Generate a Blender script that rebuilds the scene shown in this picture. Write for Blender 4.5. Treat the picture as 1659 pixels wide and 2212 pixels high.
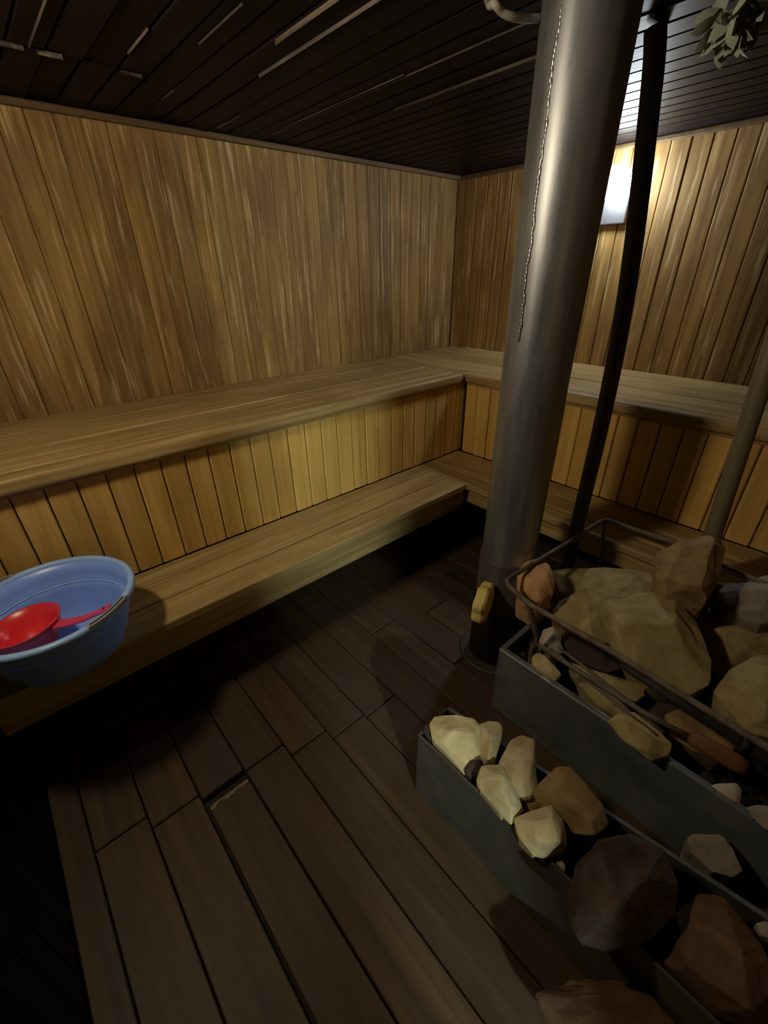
import bpy, bmesh, math, random
from mathutils import Vector, Matrix, noise

random.seed(7)
for o in list(bpy.data.objects):
    bpy.data.objects.remove(o)
scene = bpy.context.scene
COL = scene.collection

# ------------------------------------------------------------------ camera
CAM = Vector((2.33321, -2.76437, 1.46892))
YAW, PITCH, ROLL, FPX = 0.8512, 0.50852, -0.01686, 934.51
cy, sy, cp, sp = math.cos(YAW), math.sin(YAW), math.cos(PITCH), math.sin(PITCH)
FW = Vector((-sy * cp, cy * cp, -sp))
R0 = Vector((cy, sy, 0))
U0 = R0.cross(FW)
RT = R0 * math.cos(ROLL) + U0 * math.sin(ROLL)
UP = U0 * math.cos(ROLL) - R0 * math.sin(ROLL)
cam = bpy.data.cameras.new('camera')
cam.sensor_fit = 'VERTICAL'
cam.sensor_height = 36
cam.lens = FPX / 2212 * 36
cam.clip_start = 0.02
cob = bpy.data.objects.new('camera', cam)
COL.objects.link(cob)
M = Matrix((RT, UP, -FW)).transposed().to_4x4()
M.translation = CAM
cob.matrix_world = M
scene.camera = cob


def at(u, v, ax, val):
    """world point seen at photo pixel (u, v) on the plane ax = val"""
    d = FW + RT * ((u - 829.5) / FPX) - UP * ((v - 1106) / FPX)
    i = 'xyz'.index(ax)
    return CAM + d * ((val - CAM[i]) / d[i])


# ------------------------------------------------------------------ world, exposure
w = bpy.data.worlds.new('world')
scene.world = w
w.use_nodes = True
w.node_tree.nodes['Background'].inputs[0].default_value = (0.010, 0.011, 0.016, 1)
w.node_tree.nodes['Background'].inputs[1].default_value = 1.0
scene.view_settings.view_transform = 'Standard'
scene.view_settings.look = 'None'
scene.view_settings.gamma = 1
scene.view_settings.use_curve_mapping = False
scene.view_settings.exposure = 0.0
LAMP_BACK = 75.0      # cool globe on the back wall
LAMP_REAR = 185.0      # warm globe on the rear wall, out of frame to the left
LAMP_HALL = 2300.0      # bulb in the unseen room behind the gap in the right wall

# ------------------------------------------------------------------ helpers


def tag(o, label=None, cat=None, group=None, kind=None):
    if label:
        o['label'] = label
    if cat:
        o['category'] = cat
    if group:
        o['group'] = group
    if kind:
        o['kind'] = kind
    return o


def empty(name, loc, parent=None):
    o = bpy.data.objects.new(name, None)
    o.empty_display_size = 0.05
    o.location = loc
    COL.objects.link(o)
    if parent:
        o.parent = parent
    return o


def link(name, me, mat, parent=None, loc=(0, 0, 0), rot=(0, 0, 0)):
    """loc is in world space; parents are never rotated or scaled"""
    o = bpy.data.objects.new(name, me)
    COL.objects.link(o)
    loc = Vector(loc)
    if parent:
        o.parent = parent
        base = Vector((0, 0, 0))
        p = parent
        while p:
            base += p.location
            p = p.parent
        loc = loc - base
    o.location = loc
    o.rotation_euler = rot
    if mat and not me.materials:
        me.materials.append(mat)
    return o


def to_mesh(bm, name, smooth=False):
    bmesh.ops.recalc_face_normals(bm, faces=bm.faces)
    me = bpy.data.meshes.new(name)
    bm.to_mesh(me)
    bm.free()
    if smooth:
        for p in me.polygons:
            p.use_smooth = True
    return me


def box_bm(dx, dy, dz, bev=0.0, seg=1):
    bm = bmesh.new()
    bmesh.ops.create_cube(bm, size=1)
    bmesh.ops.scale(bm, vec=(dx, dy, dz), verts=bm.verts)
    if bev:
        bmesh.ops.bevel(bm, geom=list(bm.edges), offset=bev, segments=seg, affect='EDGES', profile=0.5)
    return bm


def box(name, x0, x1, y0, y1, z0, z1, mat, parent=None, bev=0.0, seg=1):
    me = to_mesh(box_bm(abs(x1 - x0), abs(y1 - y0), abs(z1 - z0), bev, seg), name)
    return link(name, me, mat, parent, ((x0 + x1) / 2, (y0 + y1) / 2, (z0 + z1) / 2))


def lathe_bm(profile, n=48, cap=True):
    bm = bmesh.new()
    rings = []
    for r, z in profile:
        if r < 1e-5:
            rings.append([bm.verts.new((0, 0, z))])
        else:
            rings.append([bm.verts.new((r * math.cos(2 * math.pi * k / n), r * math.sin(2 * math.pi * k / n), z)) for k in range(n)])
    for a, b in zip(rings, rings[1:]):
        for k in range(n):
            j = (k + 1) % n
            if len(a) == 1 and len(b) == 1:
                continue
            if len(a) == 1:
                bm.faces.new((a[0], b[k], b[j]))
            elif len(b) == 1:
                bm.faces.new((a[k], a[j], b[0]))
            else:
                bm.faces.new((a[k], a[j], b[j], b[k]))
    return bm


def tube_bm(pts, rad, n=10, closed=False):
    """swept tube with rounded bends; rad is a number or one per point"""
    bm = bmesh.new()
    pts = [Vector(p) for p in pts]
    rr = rad if isinstance(rad, (list, tuple)) else [rad] * len(pts)
    prev = None
    rings = []
    for i, p in enumerate(pts):
        a = pts[i - 1] if i > 0 else (pts[-1] if closed else p)
        b = pts[i + 1] if i < len(pts) - 1 else (pts[0] if closed else p)
        t = (b - a).normalized()
        ref = prev if prev else (Vector((0, 0, 1)) if abs(t.z) < 0.9 else Vector((1, 0, 0)))
        s = t.cross(ref).normalized()
        q = s.cross(t).normalized()
        prev = q
        rings.append([bm.verts.new(p + (s * math.cos(2 * math.pi * k / n) + q * math.sin(2 * math.pi * k / n)) * rr[i]) for k in range(n)])
    m = len(rings)
    for i in range(m if closed else m - 1):
        a, b = rings[i], rings[(i + 1) % m]
        for k in range(n):
            j = (k + 1) % n
            bm.faces.new((a[k], a[j], b[j], b[k]))
    if not closed:
        bm.faces.new(rings[0])
        bm.faces.new(rings[-1])
    return bm


def smooth_path(pts, step=6):
    pts = [Vector(p) for p in pts]
    out = []
    for i in range(len(pts) - 1):
        p0 = pts[max(i - 1, 0)]; p1 = pts[i]; p2 = pts[i + 1]; p3 = pts[min(i + 2, len(pts) - 1)]
        for k in range(step):
            t = k / step
            out.append(0.5 * ((2 * p1) + (p2 - p0) * t + (2 * p0 - 5 * p1 + 4 * p2 - p3) * t * t + (3 * p1 - p0 - 3 * p2 + p3) * t ** 3))
    out.append(pts[-1])
    return out


def centred(name, bm, mat, parent=None, smooth=True, origin=None):
    """link a bmesh given in world coordinates, with its origin at its own base"""
    vs = [v.co for v in bm.verts]
    c = Vector(origin) if origin else Vector(((min(v.x for v in vs) + max(v.x for v in vs)) / 2,
                                              (min(v.y for v in vs) + max(v.y for v in vs)) / 2, min(v.z for v in vs)))
    bmesh.ops.translate(bm, vec=-c, verts=bm.verts)
    return link(name, to_mesh(bm, name, smooth), mat, parent, c)


# ------------------------------------------------------------------ materials


class NT:
    def __init__(s, name):
        s.m = bpy.data.materials.new(name)
        s.m.use_nodes = True
        s.t = s.m.node_tree
        s.b = s.t.nodes['Principled BSDF']

    def n(s, kind, **kw):
        nd = s.t.nodes.new(kind)
        for k, v in kw.items():
            if k in nd.bl_rna.properties:
                setattr(nd, k, v)
            else:
                nd.inputs[k.replace('_', ' ')].default_value = v
        return nd

    def l(s, a, b):
        s.t.links.new(a, b)

    def ramp(s, fac, stops):
        r = s.n('ShaderNodeValToRGB')
        e = r.color_ramp.elements
        while len(e) < len(stops):
            e.new(0.5)
        for q, (p, c) in zip(e, stops):
            q.position = p
            q.color = tuple(c) + (1,)
        s.l(fac, r.inputs[0])
        return r.outputs[0]

    def mix(s, fac, a, b, mode='MIX'):
        m = s.n('ShaderNodeMix', data_type='RGBA', blend_type=mode)
        for sock, val in ((m.inputs[0], fac), (m.inputs[6], a), (m.inputs[7], b)):
            if isinstance(val, (int, float)):
                sock.default_value = val
            elif isinstance(val, (tuple, list)):
                sock.default_value = tuple(val) + (1,)
            else:
                s.l(val, sock)
        return m.outputs[2]


def wood(name, dark, mid, light, axis, rough=0.6, vary=0.35, stain=None, stain_amt=0.5, streak=(0.7, 0.56, 0.33), streak_amt=0.0, bump=0.25, spec=0.35):
    k = NT(name)
    tc = k.n('ShaderNodeTexCoord')
    oi = k.n('ShaderNodeObjectInfo')
    geo = k.n('ShaderNodeNewGeometry')
    off = k.n('ShaderNodeMath', operation='MULTIPLY')
    k.l(oi.outputs['Random'], off.inputs[0]); off.inputs[1].default_value = 57.0
    add = k.n('ShaderNodeVectorMath', operation='ADD')
    k.l(tc.outputs['Object'], add.inputs[0]); k.l(off.outputs[0], add.inputs[1])
    mp = k.n('ShaderNodeMapping')
    sc = [34.0, 34.0, 34.0]; sc['xyz'.index(axis)] = 1.6
    mp.inputs['Scale'].default_value = sc
    k.l(add.outputs[0], mp.inputs[0])
    gr = k.n('ShaderNodeTexNoise', Scale=1.0, Detail=5.0, Roughness=0.6, Distortion=0.5)
    k.l(mp.outputs[0], gr.inputs['Vector'])
    col = k.ramp(gr.outputs[0], [(0.28, dark), (0.5, mid), (0.74, light)])
    # per board tone
    hsv = k.n('ShaderNodeHueSaturation')
    mr = k.n('ShaderNodeMapRange')
    k.l(oi.outputs['Random'], mr.inputs[0])
    mr.inputs[3].default_value = 1 - vary; mr.inputs[4].default_value = 1 + vary
    k.l(mr.outputs[0], hsv.inputs['Value']); k.l(col, hsv.inputs['Color'])
    col = hsv.outputs[0]
    # stains: blotches with a shape of their own
    if stain:
        mp2 = k.n('ShaderNodeMapping')
        s2 = [5.0, 5.0, 5.0]; s2['xyz'.index(axis)] = 1.8
        mp2.inputs['Scale'].default_value = s2
        k.l(geo.outputs['Position'], mp2.inputs[0])
        nz = k.n('ShaderNodeTexNoise', Scale=1.0, Detail=4.0, Roughness=0.62)
        k.l(mp2.outputs[0], nz.inputs['Vector'])
        f = k.ramp(nz.outputs[0], [(0.42, (0, 0, 0)), (0.66, (stain_amt,) * 3)])
        col = k.mix(f, col, stain)
    if streak_amt:
        mp3 = k.n('ShaderNodeMapping')
        s3 = [46.0, 46.0, 46.0]; s3['xyz'.index(axis)] = 3.0
        mp3.inputs['Scale'].default_value = s3
        mp3.inputs['Location'].default_value = (3.1, 1.7, 0.4)
        k.l(geo.outputs['Position'], mp3.inputs[0])
        nz = k.n('ShaderNodeTexNoise', Scale=1.0, Detail=3.0, Roughness=0.55)
        k.l(mp3.outputs[0], nz.inputs['Vector'])
        f = k.ramp(nz.outputs[0], [(0.56, (0, 0, 0)), (0.68, (streak_amt,) * 3)])
        col = k.mix(f, col, streak)
    k.l(col, k.b.inputs['Base Color'])
    k.b.inputs['Roughness'].default_value = rough
    k.b.inputs['Specular IOR Level'].default_value = spec
    bp = k.n('ShaderNodeBump', Strength=bump, Distance=0.002)
    k.l(gr.outputs[0], bp.inputs['Height']); k.l(bp.outputs[0], k.b.inputs['Normal'])
    return k.m


def rockmat(name, dark, mid, light, rough=0.85, vary=0.2):
    k = NT(name)
    tc = k.n('ShaderNodeTexCoord'); oi = k.n('ShaderNodeObjectInfo')
    add = k.n('ShaderNodeVectorMath', operation='ADD')
    off = k.n('ShaderNodeMath', operation='MULTIPLY'); off.inputs[1].default_value = 31
    k.l(oi.outputs['Random'], off.inputs[0])
    k.l(tc.outputs['Object'], add.inputs[0]); k.l(off.outputs[0], add.inputs[1])
    nz = k.n('ShaderNodeTexNoise', Scale=14.0, Detail=6.0, Roughness=0.6, Distortion=0.6)
    k.l(add.outputs[0], nz.inputs['Vector'])
    n2 = k.n('ShaderNodeTexNoise', Scale=60.0, Detail=4.0, Roughness=0.7)
    k.l(add.outputs[0], n2.inputs['Vector'])
    col = k.ramp(nz.outputs[0], [(0.3, dark), (0.52, mid), (0.72, light)])
    hsv = k.n('ShaderNodeHueSaturation'); mr = k.n('ShaderNodeMapRange')
    k.l(oi.outputs['Random'], mr.inputs[0]); mr.inputs[3].default_value = 1 - vary; mr.inputs[4].default_value = 1 + vary
    k.l(mr.outputs[0], hsv.inputs['Value']); k.l(col, hsv.inputs['Color'])
    k.l(hsv.outputs[0], k.b.inputs['Base Color'])
    k.b.inputs['Roughness'].default_value = rough
    k.b.inputs['Specular IOR Level'].default_value = 0.3
    mx = k.n('ShaderNodeMath', operation='MULTIPLY_ADD'); mx.inputs[1].default_value = 0.35
    k.l(n2.outputs[0], mx.inputs[0]); k.l(nz.outputs[0], mx.inputs[2])
    bp = k.n('ShaderNodeBump', Strength=0.55, Distance=0.006)
    k.l(mx.outputs[0], bp.inputs['Height']); k.l(bp.outputs[0], k.b.inputs['Normal'])
    return k.m


def metal(name, dark, light, rough=0.45, metallic=0.8, scale=(6, 6, 6), bump=0.1, scratch=False):
    k = NT(name)
    tc = k.n('ShaderNodeTexCoord'); mp = k.n('ShaderNodeMapping')
    mp.inputs['Scale'].default_value = scale
    k.l(tc.outputs['Object'], mp.inputs[0])
    nz = k.n('ShaderNodeTexNoise', Scale=1.0, Detail=6.0, Roughness=0.65)
    k.l(mp.outputs[0], nz.inputs['Vector'])
    col = k.ramp(nz.outputs[0], [(0.32, dark), (0.7, light)])
    if scratch:
        mp2 = k.n('ShaderNodeMapping'); mp2.inputs['Scale'].default_value = (14, 14, 90)
        mp2.inputs['Rotation'].default_value = (0, 0.25, 0)
        k.l(tc.outputs['Object'], mp2.inputs[0])
        n2 = k.n('ShaderNodeTexNoise', Scale=1.0, Detail=2.0)
        k.l(mp2.outputs[0], n2.inputs['Vector'])
        f = k.ramp(n2.outputs[0], [(0.70, (0, 0, 0)), (0.76, (0.8,) * 3)])
        col = k.mix(f, col, (0.5, 0.5, 0.5))
    k.l(col, k.b.inputs['Base Color'])
    rg = k.n('ShaderNodeMapRange'); k.l(nz.outputs[0], rg.inputs[0])
    rg.inputs[3].default_value = rough - 0.12; rg.inputs[4].default_value = rough + 0.15
    k.l(rg.outputs[0], k.b.inputs['Roughness'])
    k.b.inputs['Metallic'].default_value = metallic
    bp = k.n('ShaderNodeBump', Strength=bump, Distance=0.003)
    k.l(nz.outputs[0], bp.inputs['Height']); k.l(bp.outputs[0], k.b.inputs['Normal'])
    return k.m


def plastic(name, col, rough=0.35, sss=0.0, var=0.08):
    k = NT(name)
    tc = k.n('ShaderNodeTexCoord')
    nz = k.n('ShaderNodeTexNoise', Scale=9.0, Detail=3.0)
    k.l(tc.outputs['Object'], nz.inputs['Vector'])
    c = k.ramp(nz.outputs[0], [(0.3, tuple(x * (1 - var) for x in col)), (0.7, tuple(min(1, x * (1 + var)) for x in col))])
    k.l(c, k.b.inputs['Base Color'])
    k.b.inputs['Roughness'].default_value = rough
    if sss:
        k.b.inputs['Subsurface Weight'].default_value = sss
        k.b.inputs['Subsurface Radius'].default_value = (0.01, 0.01, 0.02)
    return k.m


def glow(name, col, strength):
    k = NT(name)
    nz = k.n('ShaderNodeTexNoise', Scale=3.0)
    c = k.ramp(nz.outputs[0], [(0.2, tuple(x * 0.95 for x in col)), (0.8, col)])
    k.l(c, k.b.inputs['Emission Color'])
    k.b.inputs['Emission Strength'].default_value = strength
    k.b.inputs['Base Color'].default_value = (0.9, 0.9, 0.88, 1)
    return k.m


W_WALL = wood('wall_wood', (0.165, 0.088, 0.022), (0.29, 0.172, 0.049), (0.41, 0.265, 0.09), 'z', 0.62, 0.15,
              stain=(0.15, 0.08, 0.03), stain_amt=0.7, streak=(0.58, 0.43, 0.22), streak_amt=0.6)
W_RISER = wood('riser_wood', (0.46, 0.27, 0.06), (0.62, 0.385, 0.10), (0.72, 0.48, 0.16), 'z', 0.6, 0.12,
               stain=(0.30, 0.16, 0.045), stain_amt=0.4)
W_BENCH_Y = wood('bench_wood_long', (0.25, 0.16, 0.055), (0.39, 0.27, 0.105), (0.54, 0.40, 0.175), 'y', 0.5, 0.10,
                 stain=(0.18, 0.11, 0.045), stain_amt=0.5, streak=(0.5, 0.37, 0.19), streak_amt=0.3)
W_BENCH_X = wood('bench_wood_cross', (0.25, 0.16, 0.055), (0.39, 0.27, 0.105), (0.54, 0.40, 0.175), 'x', 0.5, 0.10,
                 stain=(0.18, 0.11, 0.045), stain_amt=0.5, streak=(0.5, 0.37, 0.19), streak_amt=0.3)
W_FLOOR = wood('floor_wood', (0.036, 0.020, 0.009), (0.064, 0.036, 0.015), (0.10, 0.058, 0.023), 'x', 0.55, 0.22,
               stain=(0.06, 0.04, 0.028), stain_amt=0.7)
W_CEIL = wood('soot_shade_wood', (0.004, 0.003, 0.004), (0.007, 0.005, 0.006), (0.013, 0.009, 0.010), 'x', 0.46, 0.4, bump=0.3, spec=0.06)
W_TRIM = wood('trim_wood', (0.06, 0.035, 0.015), (0.10, 0.06, 0.025), (0.15, 0.09, 0.04), 'y', 0.6, 0.1)
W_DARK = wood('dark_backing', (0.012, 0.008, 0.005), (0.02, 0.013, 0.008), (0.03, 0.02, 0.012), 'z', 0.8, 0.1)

M_CHIM = metal('chimney_steel', (0.16, 0.165, 0.18), (0.46, 0.48, 0.52), 0.42, 0.8, (9, 9, 1.3), 0.15)
M_PIPE = metal('pipe_iron', (0.035, 0.028, 0.022), (0.085, 0.072, 0.06), 0.6, 0.3, (20, 20, 3), 0.2)
M_PIPE_PALE = metal('pipe_painted', (0.13, 0.105, 0.06), (0.20, 0.165, 0.10), 0.55, 0.1, (20, 20, 3), 0.15)
M_GALV = metal('galvanised_sheet', (0.13, 0.15, 0.15), (0.29, 0.32, 0.32), 0.5, 0.55, (5, 5, 7), 0.08, scratch=True)
M_RUST = metal('rusty_rod', (0.09, 0.065, 0.045), (0.24, 0.19, 0.14), 0.7, 0.3, (30, 30, 30), 0.3)
M_SHEET = metal('dull_sheet', (0.055, 0.05, 0.04), (0.115, 0.105, 0.085), 0.6, 0.3, (5, 5, 7), 0.1, scratch=False)
M_BLACK = metal('black_iron', (0.010, 0.009, 0.009), (0.03, 0.026, 0.024), 0.7, 0.3, (14, 14, 14), 0.3)
M_HANDLE = wood('red_brown_wood', (0.10, 0.035, 0.015), (0.17, 0.065, 0.028), (0.23, 0.10, 0.045), 'x', 0.6, 0.1)

RK_PALE = rockmat('rock_pale', (0.36, 0.27, 0.13), (0.52, 0.42, 0.22), (0.66, 0.58, 0.36))
RK_TAN = rockmat('rock_tan', (0.22, 0.165, 0.07), (0.33, 0.255, 0.115), (0.43, 0.35, 0.18))
RK_BROWN = rockmat('rock_brown', (0.16, 0.10, 0.042), (0.25, 0.165, 0.07), (0.34, 0.235, 0.11))
RK_ORANGE = rockmat('rock_orange', (0.52, 0.27, 0.11), (0.66, 0.38, 0.17), (0.72, 0.48, 0.24))
RK_YELLOW = rockmat('rock_yellow', (0.52, 0.40, 0.11), (0.68, 0.55, 0.17), (0.78, 0.66, 0.28), vary=0.02)
RK_DARK = rockmat('rock_dark', (0.03, 0.02, 0.016), (0.06, 0.04, 0.03), (0.10, 0.07, 0.05))
RK_RUST = rockmat('rock_rust', (0.06, 0.028, 0.014), (0.11, 0.055, 0.028), (0.18, 0.10, 0.05))
RK_GREY = rockmat('rock_grey', (0.22, 0.18, 0.14), (0.33, 0.28, 0.22), (0.44, 0.39, 0.32))
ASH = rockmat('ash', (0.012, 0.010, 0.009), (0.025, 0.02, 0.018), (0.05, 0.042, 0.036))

# ------------------------------------------------------------------ room shell
ZC, XR, YR = 2.005, 3.4, -3.08
rnd = random.Random(3)

fl = box('floor', -0.1, XR + 0.1, YR - 0.1, 0.1, -0.12, -0.032, W_DARK)
tag(fl, 'dark worn plank floor of the steam room', kind='structure')
FLOOR_CACHE = {}


def floor_plank(x0, x1, y0, y1, gap=0.004):
    key = (round(x1 - x0, 3), round(y1 - y0, 3))
    if key not in FLOOR_CACHE:
        FLOOR_CACHE[key] = to_mesh(box_bm(x1 - x0 - 0.004, y1 - y0 - gap, 0.032, 0.003), 'plank')
    o = link('plank', FLOOR_CACHE[key], W_FLOOR, fl, ((x0 + x1) / 2, (y0 + y1) / 2, -0.016 - rnd.random() * 0.003))
    return o


rows = [(-3.08, -3.0, 2.2)]
joints = [1.295, 1.342, None, 1.372, 1.43, 1.475, 1.49, 1.72, 1.18, 1.55, 1.25]
for i in range(21):
    y0 = -3.0 + 0.145 * i
    y1 = min(y0 + 0.145, 0.0)
    if y1 - y0 < 0.02:
        continue
    j = joints[i] if i < len(joints) else rnd.uniform(1.1, 1.9)
    if j is None:
        floor_plank(0, 1.362, y0, y1)
        floor_plank(1.398, XR, y0 + 0.005, y1, 0.007)
    else:
        floor_plank(0, j, y0, y1)
        floor_plank(j, XR, y0, y1)
floor_plank(0, XR, -3.08, -3.0)
bm = bmesh.new()   # pale splintered end of the board beside the open gap
zz = random.Random(2)
top = [bm.verts.new((1.399 + 0.010 + zz.uniform(-0.004, 0.006), -2.699 + 0.0126 * q, 0.0012)) for q in range(11)]
low = [bm.verts.new((1.3985, -2.699 + 0.0126 * q, -0.012)) for q in range(11)]
edg = [bm.verts.new((1.3995, -2.699 + 0.0126 * q, -0.0015)) for q in range(11)]
for q in range(10):
    bm.faces.new((low[q], low[q + 1], edg[q + 1], edg[q]))
    bm.faces.new((edg[q], edg[q + 1], top[q + 1], top[q]))
tag(centred('splintered_end', bm, wood('raw_wood', (0.25, 0.18, 0.1), (0.38, 0.29, 0.17), (0.5, 0.4, 0.26), 'y', 0.7, 0.05), fl, smooth=False), 'pale splintered board end')

ce = box('ceiling', -0.1, XR + 0.1, YR - 0.1, 0.1, ZC + 0.03, ZC + 0.12, W_DARK)
tag(ce, 'soot black plank ceiling', kind='structure')
CM = {}
yb = -0.012
k = 0
while yb > YR:
    wd = 0.09
    y0, y1 = yb - wd, yb
    segs = [(0, XR)] if not (-2.62 < (y0 + y1) / 2 < -2.1) else [(0, 0.47 + rnd.uniform(-0.015, 0.02)), (0.49, XR)]
    for x0, x1 in segs:
        key = round(x1 - x0, 3)
        if key not in CM:
            CM[key] = to_mesh(box_bm(x1 - x0 - 0.003, wd - 0.006, 0.018, 0.003), 'plank')
        near = max(0.0, min(1.0, (-1.1 - y0) / 1.0))
        link('plank', CM[key], W_CEIL, ce, ((x0 + x1) / 2, (y0 + y1) / 2, ZC + 0.012 + rnd.uniform(-0.006, 0.006) * near),
             (math.radians(rnd.uniform(-6, 6) * near), 0, 0))
    yb -= wd
    k += 1

# bare wood showing along the edges of some ceiling boards
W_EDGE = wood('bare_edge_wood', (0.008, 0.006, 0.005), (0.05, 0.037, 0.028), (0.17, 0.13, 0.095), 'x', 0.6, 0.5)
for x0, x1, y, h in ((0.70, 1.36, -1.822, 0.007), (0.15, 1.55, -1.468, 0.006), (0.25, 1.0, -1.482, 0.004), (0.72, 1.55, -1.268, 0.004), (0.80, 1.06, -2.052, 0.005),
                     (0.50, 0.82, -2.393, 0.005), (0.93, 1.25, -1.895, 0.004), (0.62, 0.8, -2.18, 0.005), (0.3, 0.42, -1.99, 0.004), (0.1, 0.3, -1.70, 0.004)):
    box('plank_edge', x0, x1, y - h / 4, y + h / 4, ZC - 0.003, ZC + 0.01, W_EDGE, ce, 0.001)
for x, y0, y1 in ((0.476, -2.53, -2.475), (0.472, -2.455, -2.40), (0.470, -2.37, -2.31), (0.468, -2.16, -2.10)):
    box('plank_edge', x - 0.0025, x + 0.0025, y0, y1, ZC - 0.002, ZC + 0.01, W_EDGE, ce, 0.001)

wl = box('wall_left', -0.1, -0.02, YR - 0.1, 0.1, 0, ZC + 0.03, W_DARK)
tag(wl, 'left wall of vertical tongue and groove boards', kind='structure')
PL = to_mesh(box_bm(0.018, 0.0855, 1.075, 0.0035), 'plank')
for i in range(-1, 36):
    yc = -0.018 - 0.087 * i - 0.0435
    if yc > -0.01 or yc < YR:
        continue
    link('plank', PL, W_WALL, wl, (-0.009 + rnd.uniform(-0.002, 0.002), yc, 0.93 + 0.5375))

wb = box('wall_back', -0.1, XR + 0.1, 0.02, 0.1, 0, ZC + 0.03, W_DARK)
tag(wb, 'back wall of vertical tongue and groove boards', kind='structure')
PB = to_mesh(box_bm(0.084, 0.018, 1.075, 0.0045), 'plank')
for i in range(-1, 40):
    xc = 0.06 + 0.087 * i + 0.0435
    if xc > XR:
        continue
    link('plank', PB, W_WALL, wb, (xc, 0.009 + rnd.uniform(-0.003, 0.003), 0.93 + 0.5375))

wr = box('wall_rear', -0.1, XR + 0.1, YR - 0.1, YR - 0.02, 0, ZC + 0.03, W_DARK)
tag(wr, 'rear wall of vertical boards behind the camera, shade put into their dark colour', kind='structure')
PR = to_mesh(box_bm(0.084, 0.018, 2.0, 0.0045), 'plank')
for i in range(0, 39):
    link('plank', PR, W_CEIL, wr, (0.0435 + 0.087 * i, YR - 0.009, 1.0))  # near-black ceiling wood reused here to put the wall's shade into its colour

# unseen right wall; added gap in its near end shapes the hall light
D0, D1, DZ = -3.03, -2.845, 1.95
box_r = box('wall_right', XR, XR + 0.1, D1, 0.1, 0, ZC + 0.03, W_WALL)
tag(box_r, 'right wall outside the picture', kind='structure')
tag(box('wall_right_lintel', XR, XR + 0.1, D0, D1, DZ, ZC + 0.03, W_WALL), 'board above the added gap that shapes the hall light', kind='structure')
tag(box('wall_right_end', XR, XR + 0.1, YR - 0.1, D0, 0, ZC + 0.03, W_WALL), 'wall strip beside the added gap that shapes the hall light', kind='structure')

# ceiling mouldings
t1 = box('trim_1', 0.0, 0.022, YR, -0.0, ZC - 0.022, ZC + 0.002, W_TRIM, bev=0.006, seg=2)
tag(t1, 'thin wooden moulding along the top of the left wall', kind='structure')
t2 = box('trim_2', 0.022, XR, -0.022, 0.0, ZC - 0.022, ZC + 0.002, W_TRIM, bev=0.006, seg=2)
tag(t2, 'thin wooden moulding along the top of the back wall', kind='structure')

# ------------------------------------------------------------------ benches
ZU, ZL, DU, DL, RU = 0.95, 0.47, 0.734, 1.058, 0.70
YE, XE = YR + 0.005, XR - 0.005

b = empty('upper_bench', (0.35, -1.9, ZL))
tag(b, 'upper plank bench running along the left wall, with a boarded front', 'bench')
for x0, x1 in ((0.004, 0.222), (0.226, 0.440), (0.447, 0.548), (0.551, 0.652)):
    box('board', x0, x1, YE, -DU - 0.002, ZU - 0.03, ZU - rnd.random() * 0.003, W_BENCH_Y, b, 0.004)
box('front_rail', 0.655, DU, YE, -DU + 0.0, ZU - 0.05, ZU, W_BENCH_Y, b, 0.014, 3)
box('batten', 0.69, 0.709, YE, -DU - 0.002, ZU - 0.066, ZU - 0.051, W_BENCH_Y, b, 0.003)
RM = to_mesh(box_bm(0.018, 0.0835, 0.43, 0.004), 'riser_plank')
for i in range(-1, 30):
    yc = -0.745 - 0.0875 * (i - 0) - 0.04375
    if yc > -0.70 or yc < YR + 0.04:
        continue
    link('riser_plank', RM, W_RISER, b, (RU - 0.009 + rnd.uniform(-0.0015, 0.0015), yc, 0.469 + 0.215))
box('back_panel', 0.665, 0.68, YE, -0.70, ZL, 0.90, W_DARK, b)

b = empty('upper_bench', (1.9, -0.35, ZL))
tag(b, 'upper plank bench running along the back wall below the lamp', 'bench')
for y0, y1 in ((-0.206, -0.004), (-0.414, -0.21), (-0.652, -0.419)):
    box('board', 0.004, XE, y0, y1, ZU - 0.03, ZU - rnd.random() * 0.003, W_BENCH_X, b, 0.004)
box('front_rail', DU + 0.002, XE, -DU, -0.655, ZU - 0.05, ZU, W_BENCH_X, b, 0.014, 3)
box('rail_end', 0.004, DU, -DU + 0.002, -0.655, ZU - 0.03, ZU - 0.002, W_BENCH_X, b, 0.003)
box('batten', DU + 0.002, XE, -0.709, -0.69, ZU - 0.066, ZU - 0.051, W_BENCH_X, b, 0.003)
RM2 = to_mesh(box_bm(0.0835, 0.018, 0.43, 0.005), 'riser_plank')
for i in range(0, 31):
    link('riser_plank', RM2, W_RISER, b, (0.7265 + 0.0875 * i + 0.04375, -RU + 0.009 + rnd.uniform(-0.004, 0.003), 0.469 + 0.215))
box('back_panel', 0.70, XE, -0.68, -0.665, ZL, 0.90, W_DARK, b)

b = empty('lower_bench', (0.88, -2.0, 0))
tag(b, 'lower plank step bench along the left wall carrying the blue basin', 'bench')
for x0, x1 in ((RU + 0.002, 0.799), (0.803, 0.921), (0.929, DL)):
    box('board', x0, x1, YE, -DL + (0.0 if x0 > 0.9 else 0.0), ZL - 0.034, ZL - rnd.random() * 0.002, W_BENCH_Y, b, 0.005, 2)
box('apron', 0.999, 1.025, YE, -DL + 0.03, 0.312, ZL - 0.047, W_BENCH_Y, b, 0.004)
for y in (-3.03, -2.2, -1.2):
    box('leg', 0.72, 0.79, y - 0.03, y + 0.03, 0.0, ZL - 0.036, W_DARK, b, 0.003)

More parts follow.
